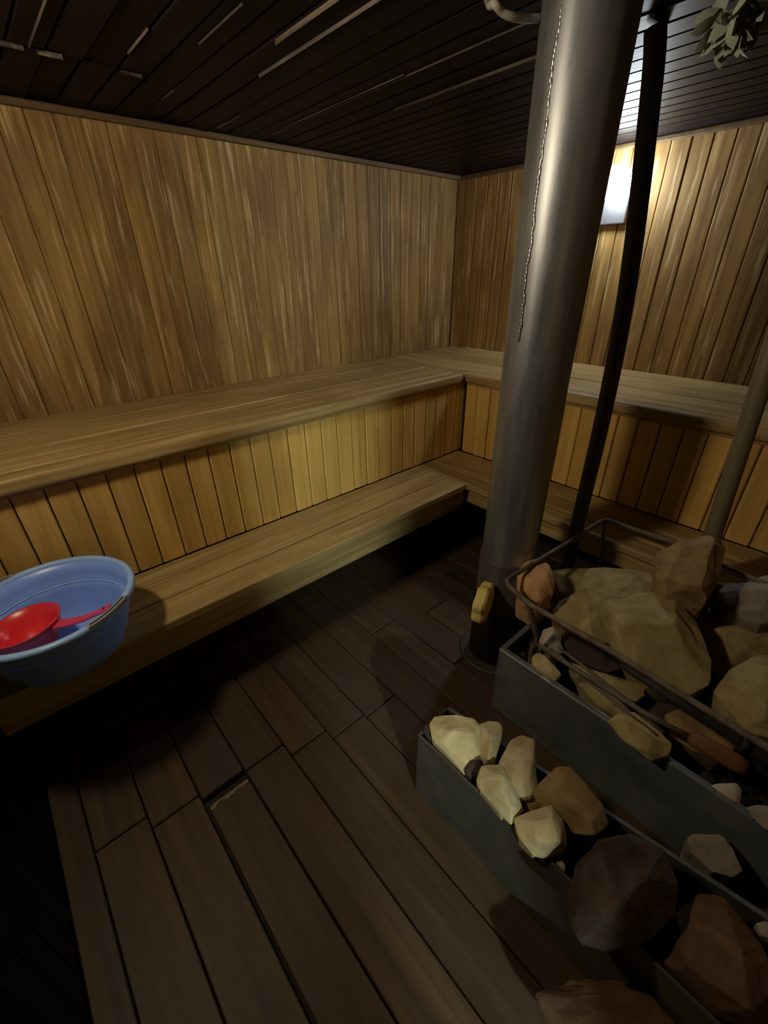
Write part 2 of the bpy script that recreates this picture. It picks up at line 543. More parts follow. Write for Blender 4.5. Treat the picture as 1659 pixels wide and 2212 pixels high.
b = empty('lower_bench', (2.2, -0.88, 0))
tag(b, 'lower plank step bench along the back wall behind the chimney', 'bench')
for y0, y1 in ((-0.828, -RU - 0.002), (-0.952, -0.832), (-DL, -0.958)):
    box('board', RU + 0.002, XE, y0, y1, ZL - 0.034, ZL - rnd.random() * 0.002, W_BENCH_X, b, 0.005, 2)
box('apron', 1.03, XE, -1.025, -0.999, 0.345, ZL - 0.047, W_BENCH_X, b, 0.004)
for x in (0.9, 2.0, 3.2):
    box('leg', x - 0.03, x + 0.03, -0.79, -0.72, 0.0, ZL - 0.036, W_DARK, b, 0.003)

# ------------------------------------------------------------------ lamps


def globe_lamp(name, loc, face, r, col, strength, label, boxed):
    """wall lamp: housing on the wall and a milky globe in front of it"""
    x, y, z = loc
    t = empty(name, (x, y, z - 0.15))
    tag(t, label, 'lamp')
    hm = plastic('lamp_housing', (0.05, 0.05, 0.055), 0.6)
    if boxed:
        box('housing', x - 0.085, x + 0.05, min(y, y + face * 0.03), max(y, y + face * 0.03), z - 0.17, z + 0.03, hm, t, 0.006, 2)
    else:
        box('housing', x - 0.06, x + 0.06, min(y, y + face * 0.03), max(y, y + face * 0.03), z - 0.06, z + 0.06, hm, t, 0.006, 2)
    bm = lathe_bm([(0, -r), (r * .38, -r * .92), (r * .7, -r * .71), (r * .92, -r * .38), (r, 0), (r * .92, r * .38), (r * .7, r * .71), (r * .38, r * .92), (0, r)], 24)
    fl_ = 1.0 if boxed else 0.45
    bmesh.ops.scale(bm, vec=(1, fl_, 1), verts=bm.verts)
    link('globe', to_mesh(bm, 'globe', True), glow(name + '_glow', col, strength), t, (x, y + face * (0.032 + r * fl_), z))
    return t


globe_lamp('wall_lamp', (1.098, 0.0, 1.835), -1, 0.075, (0.86, 0.95, 1.0), LAMP_BACK,
           'glaring white lamp on the back wall between the two pipes', True)
globe_lamp('wall_lamp', (1.25, YR, 1.86), 1, 0.085, (1.0, 0.82, 0.56), LAMP_REAR,
           'warm globe lamp on the rear wall, outside the picture', False)
# the unseen room behind the gap: a wall and its bulb
vw = box('wall_hall', 4.32, 4.4, -3.9, -2.4, 0, 2.1, W_WALL)
tag(vw, 'wall of the next room, outside the picture', kind='structure')
bt = empty('hall_lamp', (4.32, -3.28, 1.6))
tag(bt, 'small bulb on the wall of the next room, outside the picture', 'lamp')
box('holder', 4.26, 4.32, -3.31, -3.25, 1.62, 1.68, plastic('holder_plastic', (0.1, 0.1, 0.1)), bt, 0.005)
bm = lathe_bm([(0, -.05), (.03, -.04), (.05, 0), (.03, .04), (0, .05)], 20)
link('bulb', to_mesh(bm, 'bulb', True), glow('hall_glow', (0.80, 0.95, 0.88), LAMP_HALL), bt, (4.2, -3.28, 1.65))

# ------------------------------------------------------------------ chimney and pipes
CX, CY = 1.613, -1.50
t = empty('chimney_pipe', (CX, CY, 0))
tag(t, 'thick grey steel chimney pipe rising from the floor to the ceiling', 'chimney')
prof = [(0.098, 0.50)] + [(0.098 + 0.008 * i / 14, 0.50 + (ZC - 0.50) * i / 14) for i in range(1, 15)]
link('pipe', to_mesh(lathe_bm(prof, 56), 'pipe', True), M_CHIM, t, (CX, CY, 0))
link('sleeve', to_mesh(lathe_bm([(0.0, 0.012), (0.108, 0.012), (0.108, 0.285), (0.111, 0.287), (0.111, 0.295), (0.1055, 0.297), (0.1055, 0.508), (0.099, 0.514)], 48), 'sleeve', True), M_PIPE, t, (CX, CY, 0))
link('base_plate', to_mesh(lathe_bm([(0, 0.0), (0.15, 0.0), (0.15, 0.008), (0.145, 0.012), (0.0, 0.012)], 48), 'base_plate'), M_PIPE, t, (CX, CY, 0.0))
# welded seam running up the pipe: irregular beads on the side towards the camera
bm = bmesh.new()
sd = math.atan2(CAM.y - CY, CAM.x - CX) - 0.62
for i in range(70):
    z = 1.30 + i * 0.0098
    a = sd + math.sin(i * 0.31) * 0.02 + rnd.uniform(-0.02, 0.02)
    r = 0.1045
    mtx = Matrix.Translation((r * math.cos(a), r * math.sin(a), z)) @ Matrix.Rotation(a, 4, 'Z') @ Matrix.Diagonal((0.0022, 0.003 + 0.003 * rnd.random(), 0.011 + 0.006 * rnd.random(), 1))
    bmesh.ops.create_icosphere(bm, subdivisions=1, radius=1, matrix=mtx)
link('weld_seam', to_mesh(bm, 'weld_seam', True), metal('weld', (0.3, 0.3, 0.3), (0.6, 0.6, 0.6), 0.3, 0.8), t, (CX, CY, 0))

# scalloped yellow knob on a short stem at the side of the sleeve
tc_ = Vector((CAM.x - CX, CAM.y - CY, 0)).normalized()
kn = (tc_ * 0.45 + R0 * 0.89).normalized()
kc = Vector((CX, CY, 0.385)) + tc_ * 0.145 - R0 * 0.066
centred('knob_stem', tube_bm(smooth_path([Vector((CX, CY, 0.385)) + tc_ * 0.07 - R0 * 0.06, kc - kn * 0.05 - tc_ * 0.03, kc - kn * 0.03, kc]), 0.012, 12), M_BLACK, t)
bm = bmesh.new()
NS = 48
rg = []
for h, f in ((-0.022, 0.0), (-0.022, 0.88), (-0.014, 1.0), (0.014, 1.0), (0.022, 0.88), (0.022, 0.0)):
    if f == 0:
        rg.append([bm.verts.new((0, 0, h))])
    else:
        rg.append([bm.verts.new(((0.074 + 0.006 * math.cos(7 * a)) * f * math.cos(a), (0.074 + 0.006 * math.cos(7 * a)) * f * math.sin(a), h)) for a in [2 * math.pi * q / NS for q in range(NS)]])
for p, q in zip(rg, rg[1:]):
    for m in range(NS):
        n2 = (m + 1) % NS
        if len(p) == 1:
            bm.faces.new((p[0], q[m], q[n2]))
        elif len(q) == 1:
            bm.faces.new((p[m], p[n2], q[0]))
        else:
            bm.faces.new((p[m], p[n2], q[n2], q[m]))
bmesh.ops.transform(bm, matrix=kn.to_track_quat('Z', 'Y').to_matrix().to_4x4(), verts=bm.verts)
yk = link('knob', to_mesh(bm, 'knob', False), RK_YELLOW, t, kc)
tag(yk, 'scalloped yellow knob')

t = empty('water_pipe', (1.715, -1.18, 0))
tag(t, 'thin dark iron pipe standing just right of the chimney', 'pipe')
centred('pipe', tube_bm(smooth_path([(1.715, -1.18, 0.01), (1.718, -1.18, 0.52), (1.718, -1.18, 1.04), (1.698, -1.18, 1.44), (1.645, -1.18, 1.88), (1.622, -1.18, ZC)], 8), 0.0265, 20), M_PIPE, t)
link('foot_flange', to_mesh(lathe_bm([(0, 0), (.055, 0), (.055, .008), (.035, .012), (.0, .012)], 28), 'foot_flange'), M_PIPE, t, (1.715, -1.18, 0))

t = empty('water_pipe', (2.14, -1.12, 0.2))
tag(t, 'thin olive brown pipe at the right edge, rising behind the stones', 'pipe')
centred('pipe', tube_bm([(2.15, -1.10, 0.2), (2.137, -1.10, 0.66), (2.105, -1.10, 1.16), (2.06, -1.10, ZC)], 0.026, 20), M_PIPE_PALE, t)
link('foot_socket', to_mesh(lathe_bm([(0.0, 0), (.036, 0), (.036, .05), (.028, .055), (0.0, .055)], 24), 'foot_socket'), M_PIPE_PALE, t, (2.15, -1.10, 0.2))

# looped cable beside the chimney at the ceiling
pts = [(1.50, -1.74, 2.002), (1.455, -1.66, 1.985)] + [tuple(at(u, v, 'z', z)) for u, v, z in ((1068, 8, 1.965), (1085, 26, 1.955), (1108, 36, 1.95), (1140, 41, 1.955), (1180, 44, 1.965))]
pts += [(1.50, -1.30, 1.985)]
o = centred('cable_loop', tube_bm(smooth_path(pts), 0.008, 10), plastic('cable_grey', (0.30, 0.28, 0.24), 0.6))
tag(o, 'grey cable looping down from the ceiling beside the chimney', 'cable')

# thin pale thread lying along the back edge of the upper bench
pts = [(0.155, -0.012, 0.957), (0.25, -0.03, 0.953), (0.33, -0.012, 0.953), (0.40, -0.035, 0.953), (0.47, -0.02, 0.953), (0.60, -0.03, 0.953)]
o = centred('string', tube_bm(smooth_path(pts), 0.0026, 6), plastic('string_white', (0.8, 0.74, 0.6), 0.7))
tag(o, 'thin pale string lying on the upper bench in the corner', 'string')

# ------------------------------------------------------------------ basin and scoop
BX, BY = 0.972, -2.855
t = empty('basin', (BX, BY, ZL))
tag(t, 'round blue plastic basin standing on the lower bench', 'basin')
BLUE = plastic('blue_plastic', (0.23, 0.40, 0.95), 0.32, 0.15)
RIMB = plastic('blue_rim_plastic', (0.33, 0.54, 0.98), 0.28, 0.15)
H = 0.195
outer = [(0, 0.004), (0.130, 0.004), (0.134, 0.0), (0.140, 0.0), (0.148, 0.008), (0.168, 0.05), (0.184, 0.10), (0.198, 0.15), (0.208, H - 0.012)]
inner = [(0.204, H - 0.012), (0.194, 0.15), (0.190, 0.118), (0.1865, 0.116), (0.180, 0.10), (0.164, 0.05), (0.146, 0.016), (0.135, 0.008), (0.0, 0.008)]
link('bowl', to_mesh(lathe_bm(outer + inner, 72), 'bowl', True), BLUE, t, (BX, BY, ZL))
rim = [(0.204, H - 0.014), (0.204, H - 0.003), (0.208, H), (0.218, H), (0.222, H - 0.004), (0.222, H - 0.016), (0.217, H - 0.019), (0.208, H - 0.012), (0.204, H - 0.014)]
link('rim', to_mesh(lathe_bm(rim, 72), 'rim', True), RIMB, t, (BX, BY, ZL))
link('water_line', to_mesh(lathe_bm([(0.1868, 0.1162), (0.1905, 0.1186), (0.1885, 0.1196), (0.1850, 0.1172), (0.1868, 0.1162)], 72), 'water_line', True), RIMB, t, (BX, BY, ZL))
GREY = plastic('worn_grey', (0.30, 0.31, 0.33), 0.6)


def rim_arc(a0, a1, r0, r1, z0, z1):
    bm = bmesh.new()
    n = 14
    rings = []
    for k in range(n + 1):
        a = a0 + (a1 - a0) * k / n
        c, s = math.cos(a), math.sin(a)
        rings.append([bm.verts.new((r * c, r * s, z)) for r, z in ((r0, z0), (r1, z0), (r1, z1), (r0, z1))])
    for p, q in zip(rings, rings[1:]):
        for k in range(4):
            bm.faces.new((p[k], p[(k + 1) % 4], q[(k + 1) % 4], q[k]))
    bm.faces.new(rings[0]); bm.faces.new(rings[-1])
    return bm


for a in (math.radians(34), math.radians(214)):
    h = link('handle', to_mesh(rim_arc(a - 0.30, a + 0.30, 0.208, 0.2245, H - 0.012, H + 0.0025), 'handle'), GREY, t, (BX, BY, ZL))
    s = link('slot', to_mesh(rim_arc(a - 0.27, a + 0.27, 0.2135, 0.2185, H + 0.0015, H + 0.0032), 'slot'), M_BLACK, h, (BX, BY, ZL))
tag(t.children[-1], 'worn grey handle on the basin rim')

RED = plastic('red_plastic', (0.78, 0.035, 0.045), 0.3, 0.2)
PINK = plastic('pink_red_plastic', (0.72, 0.06, 0.16), 0.35, 0.2)
sc = at(56, 1358, 'z', 0.575)
t = empty('scoop', (sc.x, sc.y, sc.z - 0.06))
tag(t, 'red plastic scoop with a pink handle lying in the blue basin', 'scoop')
prof = [(0, -0.070), (0.045, -0.070), (0.056, -0.064), (0.082, -0.02), (0.090, 0.012), (0.0945, 0.014), (0.0945, 0.018), (0.089, 0.018), (0.079, -0.018), (0.054, -0.060), (0.044, -0.066), (0, -0.066)]
tip = at(229, 1309, 'z', 0.645)
hd = (tip - sc)
ang = math.atan2(hd.y, hd.x)
tilt = math.radians(-6)
rot = Matrix.Rotation(ang, 4, 'Z') @ Matrix.Rotation(tilt, 4, 'Y')
bm = lathe_bm(prof, 56)
bmesh.ops.transform(bm, matrix=rot, verts=bm.verts)
link('bowl', to_mesh(bm, 'bowl', True), RED, t, sc)
# handle: flat tapering bar rising to a rounded end with a hanging hole
L = math.hypot(hd.x, hd.y)
bm = bmesh.new()
st = []
N = 20
for i in range(N + 1):
    f = i / N
    x = 0.075 + (L - 0.062) * f
    wd = 0.021 - 0.007 * f if f < 0.8 else 0.0155 + 0.003 * math.sin((f - 0.8) / 0.2 * math.pi)
    if f > 0.94:
        wd *= math.sqrt(max(0.12, 1 - ((f - 0.94) / 0.065) ** 2))
    z = 0.008 - 0.012 * math.sin(f * math.pi) + (tip.z - sc.z - 0.008) * f
    th = 0.011 - 0.004 * f
    st.append([bm.verts.new((x, yy, z + zz)) for yy, zz in ((-wd, 0), (-wd * .75, th * .5), (0, th * .35), (wd * .75, th * .5), (wd, 0), (wd * .7, -th * .5), (0, -th * .7), (-wd * .7, -th * .5))])
for p, q in zip(st, st[1:]):
    for k in range(8):
        bm.faces.new((p[k], p[(k + 1) % 8], q[(k + 1) % 8], q[k]))
bm.faces.new(st[0]); bm.faces.new(st[-1])
bmesh.ops.transform(bm, matrix=Matrix.Rotation(ang, 4, 'Z'), verts=bm.verts)
hdl = link('handle', to_mesh(bm, 'handle', True), PINK, t, sc)
hx = 0.075 + (L - 0.062) * 0.9
hp = Matrix.Rotation(ang, 4, 'Z') @ Vector((hx, 0, 0.008 - 0.012 * math.sin(0.9 * math.pi) + (tip.z - sc.z - 0.008) * 0.9 + 0.002))
link('hanging_hole', to_mesh(lathe_bm([(0, 0), (0.006, 0), (0.0075, 0.0016), (0.006, 0.0016), (0.0055, 0.0006), (0, 0.0006)], 20), 'hanging_hole', True), plastic('dark_red', (0.22, 0.01, 0.04)), hdl, sc + hp)

# ------------------------------------------------------------------ stone boxes
ZT = 0.30
X0, X1, Y0, Y1 = 1.78, 2.95, -1.74, -1.075
t = empty('stone_box', (2.3, -1.4, 0))
tag(t, 'long galvanised sheet steel box heaped with large stones', 'stone box')
sh = 0.006
box('front_panel', X0, X1, Y0 - sh, Y0, 0, ZT, M_GALV, t, 0.0015)
box('side_panel', X0 - sh, X0, Y0 - sh, Y1, 0, ZT, M_GALV, t, 0.0015)
box('side_panel', X1, X1 + sh, Y0 - sh, Y1, 0, ZT, M_GALV, t, 0.0015)
box('back_panel', X0, X1, Y1, Y1 + sh, 0, ZT, M_GALV, t, 0.0015)
box('rim_fold', X0, X1, Y0 - sh, Y0 + 0.012, ZT, ZT + 0.004, M_GALV, t, 0.001)
box('rim_fold', X0 - sh, X0 + 0.012, Y0 - sh, Y1, ZT, ZT + 0.0045, M_GALV, t, 0.001)
box('bed_plate', X0, X1, Y0, Y1, 0.17, 0.185, M_BLACK, t)
rail = [(2.85, -1.13, 0.54), (2.2, -1.06, 0.545), (2.02, -1.035, 0.55), (1.81, -1.046, 0.55), (1.775, -1.052, 0.55), (1.766, -1.08, 0.55), (1.758, -1.3, 0.55), (1.732, -1.64, 0.55), (1.732, -1.69, 0.55), (1.755, -1.712, 0.55), (1.847, -1.741, 0.55), (2.09, -1.744, 0.55), (2.446, -1.769, 0.55), (2.9, -1.78, 0.55)]
centred('guard_rail', tube_bm(rail, 0.0085, 10), M_RUST, t)
centred('rail_leg', tube_bm(smooth_path([(1.847, -1.738, 0.548), (1.862, -1.725, 0.48), (1.882, -1.71, 0.40), (1.868, -1.70, 0.33), (1.876, -1.69, 0.186)]), 0.0085, 10), M_RUST, t)
centred('rail_leg', tube_bm([(1.772, -1.054, 0.548), (1.81, -1.085, 0.40), (1.812, -1.09, 0.186)], 0.0085, 10), M_RUST, t)

FX0, FX1, FY0 = 1.808, 2.95, -2.178
t = empty('stone_box', (2.3, -1.97, 0))
tag(t, 'narrower dull grey sheet box in front, holding pale broken stones', 'stone box')
box('front_panel', FX0, FX1, FY0 - sh, FY0, 0, ZT - 0.005, M_SHEET, t, 0.0015)


def bin_back(x):
    return -2.058 + (x - FX0) * 0.148


def back_prism(name, d0, d1, z0, z1, mat):
    bm = bmesh.new()
    vs = [bm.verts.new((x, bin_back(x) + d, z)) for z in (z0, z1) for x, d in ((FX0, d0), (FX1, d0), (FX1, d1), (FX0, d1))]
    for f in ((0, 1, 2, 3), (4, 5, 6, 7), (0, 1, 5, 4), (1, 2, 6, 5), (2, 3, 7, 6), (3, 0, 4, 7)):
        bm.faces.new([vs[q] for q in f])
    return centred(name, bm, mat, t, smooth=False)


box('side_panel', FX0 - sh, FX0, FY0 - sh, bin_back(FX0) + sh, 0, ZT - 0.005, M_SHEET, t, 0.0015)
box('side_panel', FX1, FX1 + sh, FY0 - sh, bin_back(FX1) + sh, 0, ZT - 0.005, M_SHEET, t, 0.0015)
back_prism('back_panel', 0, sh, 0, ZT - 0.005, M_SHEET)
back_prism('rim_fold', -0.002, sh + 0.002, ZT - 0.005, ZT - 0.001, M_GALV)
box('bed_plate', FX0, FX1, FY0, bin_back(FX0), 0.002, 0.008, M_BLACK, t)

# ------------------------------------------------------------------ stones


def rock(label, poly, z, down, mat, bumps=(), group=None, keep=0.78, bulge=0.25, tilt=0.5, bev=0.004, zmin=0.187, name='stone', room=(1.784, 2.94, -1.735, -1.082)):
    """broken stone: outline at its real place and size, facets in front, body going down behind"""
    r = random.Random(len(label) * 13 + int(poly[0][0]))
    cu = sum(p[0] for p in poly) / len(poly); cv = sum(p[1] for p in poly) / len(poly)
    poly = [(cu + (p[0] - cu) * 1.07, cv + (p[1] - cv) * 1.07) for p in poly]
    pc = at(cu, cv, 'z', z)
    view = (CAM - pc).normalized()
    n = (view * tilt + Vector((0, 0, 1)) * (1 - tilt)).normalized()

    def onp(u, v, h=0.0):
        d = FW + RT * ((u - 829.5) / FPX) - UP * ((v - 1106) / FPX)
        q = pc + n * h
        return CAM + d * ((q - CAM).dot(n) / d.dot(n))
    rim = [onp(*p) for p in poly]
    size = sum((p - pc).length for p in rim) / len(rim)
    away = Vector((-view.x, -view.y, 0)).normalized()
    pts = list(rim)
    for p in rim:
        q = pc + (p - pc) * keep + Vector((0, 0, -down)) + away * down * 0.25
        q += Vector((r.uniform(-.1, .1), r.uniform(-.1, .1), r.uniform(-.1, .1))) * size
        pts.append(q)
    if bumps:
        for u, v, h in bumps:
            pts.append(onp(u, v, h))
    else:
        for p in rim[::2]:
            pts.append(pc + (p - pc) * 0.6 + n * size * bulge * r.uniform(0.5, 1.1))
    def keep_in(p):
        p.z = max(p.z, zmin)
        if room and p.z < ZT + 0.008:
            p.x = min(max(p.x, room[0]), room[1])
            p.y = min(max(p.y, room[2]), room[3] if room is not BIN else bin_back(p.x) - 0.003)
    for p in pts:
        keep_in(p)
        p.z += 0.001 * r.random()
    bm = bmesh.new()
    for p in pts:
        bm.verts.new(p)
    res = bmesh.ops.convex_hull(bm, input=bm.verts)
    bmesh.ops.delete(bm, geom=list({g for g in res['geom_interior'] + res['geom_unused'] if isinstance(g, bmesh.types.BMVert)}), context='VERTS')
    bmesh.ops.dissolve_limit(bm, angle_limit=math.radians(9), verts=bm.verts, edges=bm.edges)
    bmesh.ops.bevel(bm, geom=list(bm.edges), offset=min(bev, size * 0.1), segments=2, affect='EDGES', profile=0.6)
    bmesh.ops.triangulate(bm, faces=[f for f in bm.faces if len(f.verts) > 4])
    bmesh.ops.subdivide_edges(bm, edges=[e for e in bm.edges if e.calc_length() > size * 0.22], cuts=2, use_grid_fill=True)
    bmesh.ops.triangulate(bm, faces=bm.faces)
    for v in bm.verts:
        v.co += noise.noise_vector(v.co * 18) * size * 0.05 + noise.noise_vector(v.co * 55) * size * 0.022
        keep_in(v.co)
    o = centred(name, bm, mat, smooth=False)
    tag(o, label, 'stone', group)
    return o


BIN = (1.812, 2.94, -2.174, -1.966)
G1, G2 = 'stones heaped in the large steel box', 'broken stones in the narrow front box'
rock('rounded orange cobble sitting at the corner of the guard rail', [(1120, 1242), (1130, 1216), (1160, 1207), (1185, 1220), (1198, 1250), (1193, 1284), (1166, 1302), (1136, 1294), (1121, 1274)], 0.50, 0.17, RK_ORANGE, group=G1, bulge=0.55, bev=0.014, zmin=0.306)
rock('wide flat olive slab lying at the back of the heap', [(1196, 1234), (1300, 1228), (1398, 1238), (1412, 1262), (1390, 1290), (1330, 1300), (1255, 1300), (1215, 1275)], 0.42, 0.2, RK_TAN, [(1240, 1245, 0.012), (1370, 1250, 0.012), (1330, 1285, 0.012), (1250, 1285, 0.012)], G1, tilt=0.25)
rock('olive stone with a slanting face beside the orange cobble', [(1212, 1300), (1262, 1272), (1318, 1290), (1345, 1330), (1330, 1395), (1270, 1395), (1215, 1355), (1190, 1325)], 0.40, 0.15, RK_TAN, [(1268, 1300, 0.05), (1280, 1372, 0.04), (1235, 1325, 0.03)], G1)
rock('largest boulder of the heap, broad and brown with a ledge', [(1302, 1330), (1320, 1300), (1380, 1288), (1455, 1284), (1468, 1310), (1500, 1345), (1533, 1430), (1525, 1475), (1470, 1500), (1400, 1478), (1335, 1410)], 0.44, 0.24, RK_TAN, [(1330, 1325, 0.055), (1460, 1325, 0.055), (1455, 1350, 0.06), (1345, 1350, 0.065), (1480, 1420, 0.03), (1400, 1420, 0.04)], G1)
rock('small cream stone wedged behind the largest boulder', [(1382, 1256), (1392, 1246), (1408, 1250), (1417, 1272), (1410, 1290), (1390, 1290)], 0.42, 0.10, RK_GREY, group=G1)
rock('squarish brown block standing at the back of the heap', [(1425, 1195), (1470, 1170), (1545, 1160), (1562, 1185), (1548, 1255), (1525, 1295), (1440, 1280), (1418, 1245)], 0.605, 0.39, RK_BROWN, [(1470, 1185, 0.04), (1540, 1175, 0.04), (1515, 1270, 0.05), (1440, 1250, 0.05)], G1)
rock('grey elongated stone at the right edge near the back', [(1550, 1285), (1572, 1262), (1659, 1246), (1700, 1250), (1700, 1330), (1640, 1345), (1575, 1325)], 0.50, 0.28, RK_GREY, [(1600, 1275, 0.04), (1680, 1270, 0.04), (1640, 1320, 0.03)], G1)
rock('flat greenish slab at the right, behind the yellowish boulder', [(1500, 1340), (1540, 1315), (1659, 1310), (1720, 1330), (1720, 1400), (1620, 1430), (1560, 1480), (1535, 1420)], 0.38, 0.19, RK_TAN, [(1560, 1350, 0.03), (1680, 1345, 0.03), (1580, 1420, 0.02)], G1, tilt=0.3)
rock('yellowish boulder at the right edge above the tool handles', [(1548, 1495), (1580, 1450), (1640, 1420), (1720, 1415), (1740, 1560), (1680, 1595), (1610, 1575)], 0.44, 0.24, RK_TAN, [(1600, 1470, 0.04), (1680, 1445, 0.05), (1650, 1550, 0.04)], G1)
rock('pinkish triangular stone with a dark pit by the rail leg', [(1166, 1385), (1175, 1362), (1195, 1355), (1206, 1372), (1217, 1408), (1195, 1410), (1172, 1402)], 0.36, 0.10, RK_GREY, [(1196, 1372, 0.02), (1185, 1395, 0.02)], G1, bev=0.004)
rock('small yellow stone against the front edge of the large box', [(1150, 1420), (1162, 1410), (1180, 1418), (1212, 1455), (1200, 1468), (1175, 1455), (1155, 1438)], 0.325, 0.13, RK_PALE, group=G1, bev=0.005)
rock('thin pale splinter lying beneath the poker', [(1232, 1432), (1270, 1440), (1330, 1470), (1385, 1480), (1388, 1500), (1370, 1512), (1310, 1495), (1250, 1460)], 0.33, 0.12, RK_TAN, group=G1, bev=0.004)
rock('long narrow greenish stone between poker and box edge', [(1252, 1478), (1275, 1475), (1345, 1520), (1385, 1560), (1350, 1560), (1290, 1520)], 0.315, 0.12, RK_TAN, group=G1, bev=0.004)
rock('tan stone overlapping the front edge of the large box', [(1316, 1560), (1340, 1542), (1372, 1540), (1420, 1575), (1448, 1605), (1440, 1632), (1405, 1640), (1350, 1600)], 0.335, 0.14, RK_TAN, [(1350, 1560, 0.02), (1410, 1595, 0.025), (1400, 1625, 0.02)], G1)
rock('dark brown stone half hidden below the front rail', [(1218, 1370), (1270, 1355), (1330, 1395), (1355, 1440), (1310, 1450), (1250, 1425), (1215, 1400)], 0.35, 0.16, RK_DARK, group=G1)
rock('brown stone under the red brown tool handle', [(1440, 1545), (1480, 1530), (1560, 1560), (1600, 1600), (1560, 1640), (1500, 1620), (1450, 1590)], 0.31, 0.12, RK_BROWN, group=G1)
rock('pale grey stone at the front edge near the right margin', [(1532, 1705), (1550, 1692), (1590, 1692), (1600, 1705), (1596, 1745), (1570, 1735)], 0.31, 0.12, RK_GREY, group=G1, bev=0.004)
rock('bluish grey stone in the bottom right corner of the large box', [(1605, 1760), (1630, 1740), (1700, 1745), (1720, 1810), (1660, 1815), (1620, 1790)], 0.31, 0.12, RK_GREY, group=G1)
rock('brown stone filling the middle of the large box', [(1480, 1480), (1530, 1490), (1600, 1560), (1640, 1640), (1580, 1660), (1500, 1560)], 0.26, 0.07, RK_DARK, group=G1)
rock('dark stone deep in the box beside the splinters', [(1390, 1500), (1450, 1500), (1500, 1560), (1460, 1590), (1400, 1550)], 0.27, 0.08, RK_DARK, group=G1)

ZB = 0.009
G3 = 'loose stones on the floor'
rock('large pale wedge shaped stone at the left end of the front box', [(930, 1565), (940, 1550), (985, 1547), (1020, 1553), (1034, 1568), (1037, 1640), (1003, 1668), (960, 1625), (935, 1595)], 0.32, 0.29, RK_PALE, [(950, 1575, 0.02), (1020, 1585, 0.025), (1000, 1640, 0.02), (965, 1615, 0.015)], G2, zmin=ZB, room=BIN)
rock('narrow pale stone standing right of the large wedge', [(1036, 1566), (1055, 1560), (1078, 1562), (1085, 1575), (1072, 1610), (1068, 1648), (1045, 1650), (1037, 1630)], 0.325, 0.29, RK_PALE, [(1062, 1590, 0.03), (1055, 1640, 0.025)], G2, zmin=ZB, room=BIN, bev=0.004)
rock('tall greenish tan stone at the back edge of the front box', [(1105, 1600), (1130, 1590), (1155, 1600), (1158, 1640), (1160, 1700), (1145, 1722), (1105, 1720), (1078, 1650)], 0.33, 0.30, RK_PALE, [(1120, 1625, 0.025), (1145, 1690, 0.03), (1105, 1690, 0.03)], G2, zmin=ZB, room=BIN)
rock('pale stone with a bright ridge touching the front rim', [(1030, 1685), (1042, 1658), (1080, 1655), (1105, 1690), (1128, 1745), (1102, 1780), (1060, 1735), (1035, 1705)], 0.325, 0.30, RK_PALE, [(1085, 1680, 0.035), (1070, 1720, 0.025), (1105, 1745, 0.03)], G2, zmin=ZB, room=BIN)
rock('small dark brown stone between the two palest stones', [(1003, 1665), (1015, 1645), (1038, 1640), (1042, 1660), (1035, 1678), (1012, 1682)], 0.31, 0.28, RK_DARK, group=G2, zmin=ZB, room=BIN, bev=0.004)
rock('large rusty brown slab at the back edge of the front box', [(1152, 1710), (1205, 1660), (1230, 1658), (1300, 1740), (1312, 1775), (1285, 1805), (1245, 1800), (1165, 1735)], 0.33, 0.30, RK_BROWN, [(1215, 1690, 0.02), (1280, 1770, 0.02), (1190, 1720, 0.03)], G2, zmin=ZB, room=BIN)
rock('cube shaped tan stone with a pale top at the front rim', [(1112, 1770), (1150, 1752), (1190, 1742), (1215, 1775), (1222, 1830), (1175, 1850), (1155, 1848), (1120, 1805)], 0.325, 0.30, RK_PALE, [(1155, 1775, 0.03), (1192, 1765, 0.03), (1205, 1815, 0.035), (1160, 1820, 0.03)], G2, zmin=ZB, room=BIN)
rock('small brown stone tucked beside the cube shaped stone', [(1130, 1735), (1150, 1712), (1168, 1740), (1150, 1765), (1132, 1760)], 0.29, 0.26, RK_BROWN, group=G2, zmin=ZB, room=BIN, bev=0.004)
rock('tiny dark stone in the left corner of the front box', [(911, 1575), (922, 1562), (932, 1575), (930, 1600), (918, 1588)], 0.305, 0.28, RK_DARK, group=G2, zmin=ZB, room=BIN, bev=0.003)
rock('huge soot dark boulder bulging over the end of the front rim', [(1236, 1930), (1250, 1870), (1290, 1820), (1360, 1808), (1430, 1840), (1462, 1910), (1448, 1970), (1400, 2020), (1310, 2050), (1260, 2030), (1235, 1985)], 0.36, 0.34, RK_DARK, [(1300, 1840, 0.07), (1335, 1960, 0.09), (1260, 1950, 0.04), (1400, 1900, 0.06)], G2, zmin=ZB, room=BIN)  # dark stone, its colour also takes in the shade that falls on it
rock('small white chip by the front rim below the cube shaped stone', [(1194, 1862), (1205, 1850), (1220, 1868), (1218, 1885), (1206, 1882)], 0.29, 0.27, RK_GREY, group=G2, zmin=ZB, room=BIN, bev=0.003)
rock('grey pitted stone right of the huge dark boulder', [(1450, 1862), (1465, 1852), (1508, 1905), (1500, 1925), (1468, 1930), (1455, 1900)], 0.2, 0.18, RK_GREY, group=G2, zmin=ZB, room=BIN)
rock('flat pale green six sided stone in the dark gap between the boxes', [(1488, 1812), (1500, 1802), (1560, 1806), (1582, 1835), (1602, 1880), (1580, 1893), (1540, 1880), (1495, 1840)], 0.20, 0.19, RK_GREY, group=G3, zmin=0.001, room=(1.8, 2.94, -1.95, -1.75), tilt=0.35, bulge=0.08)
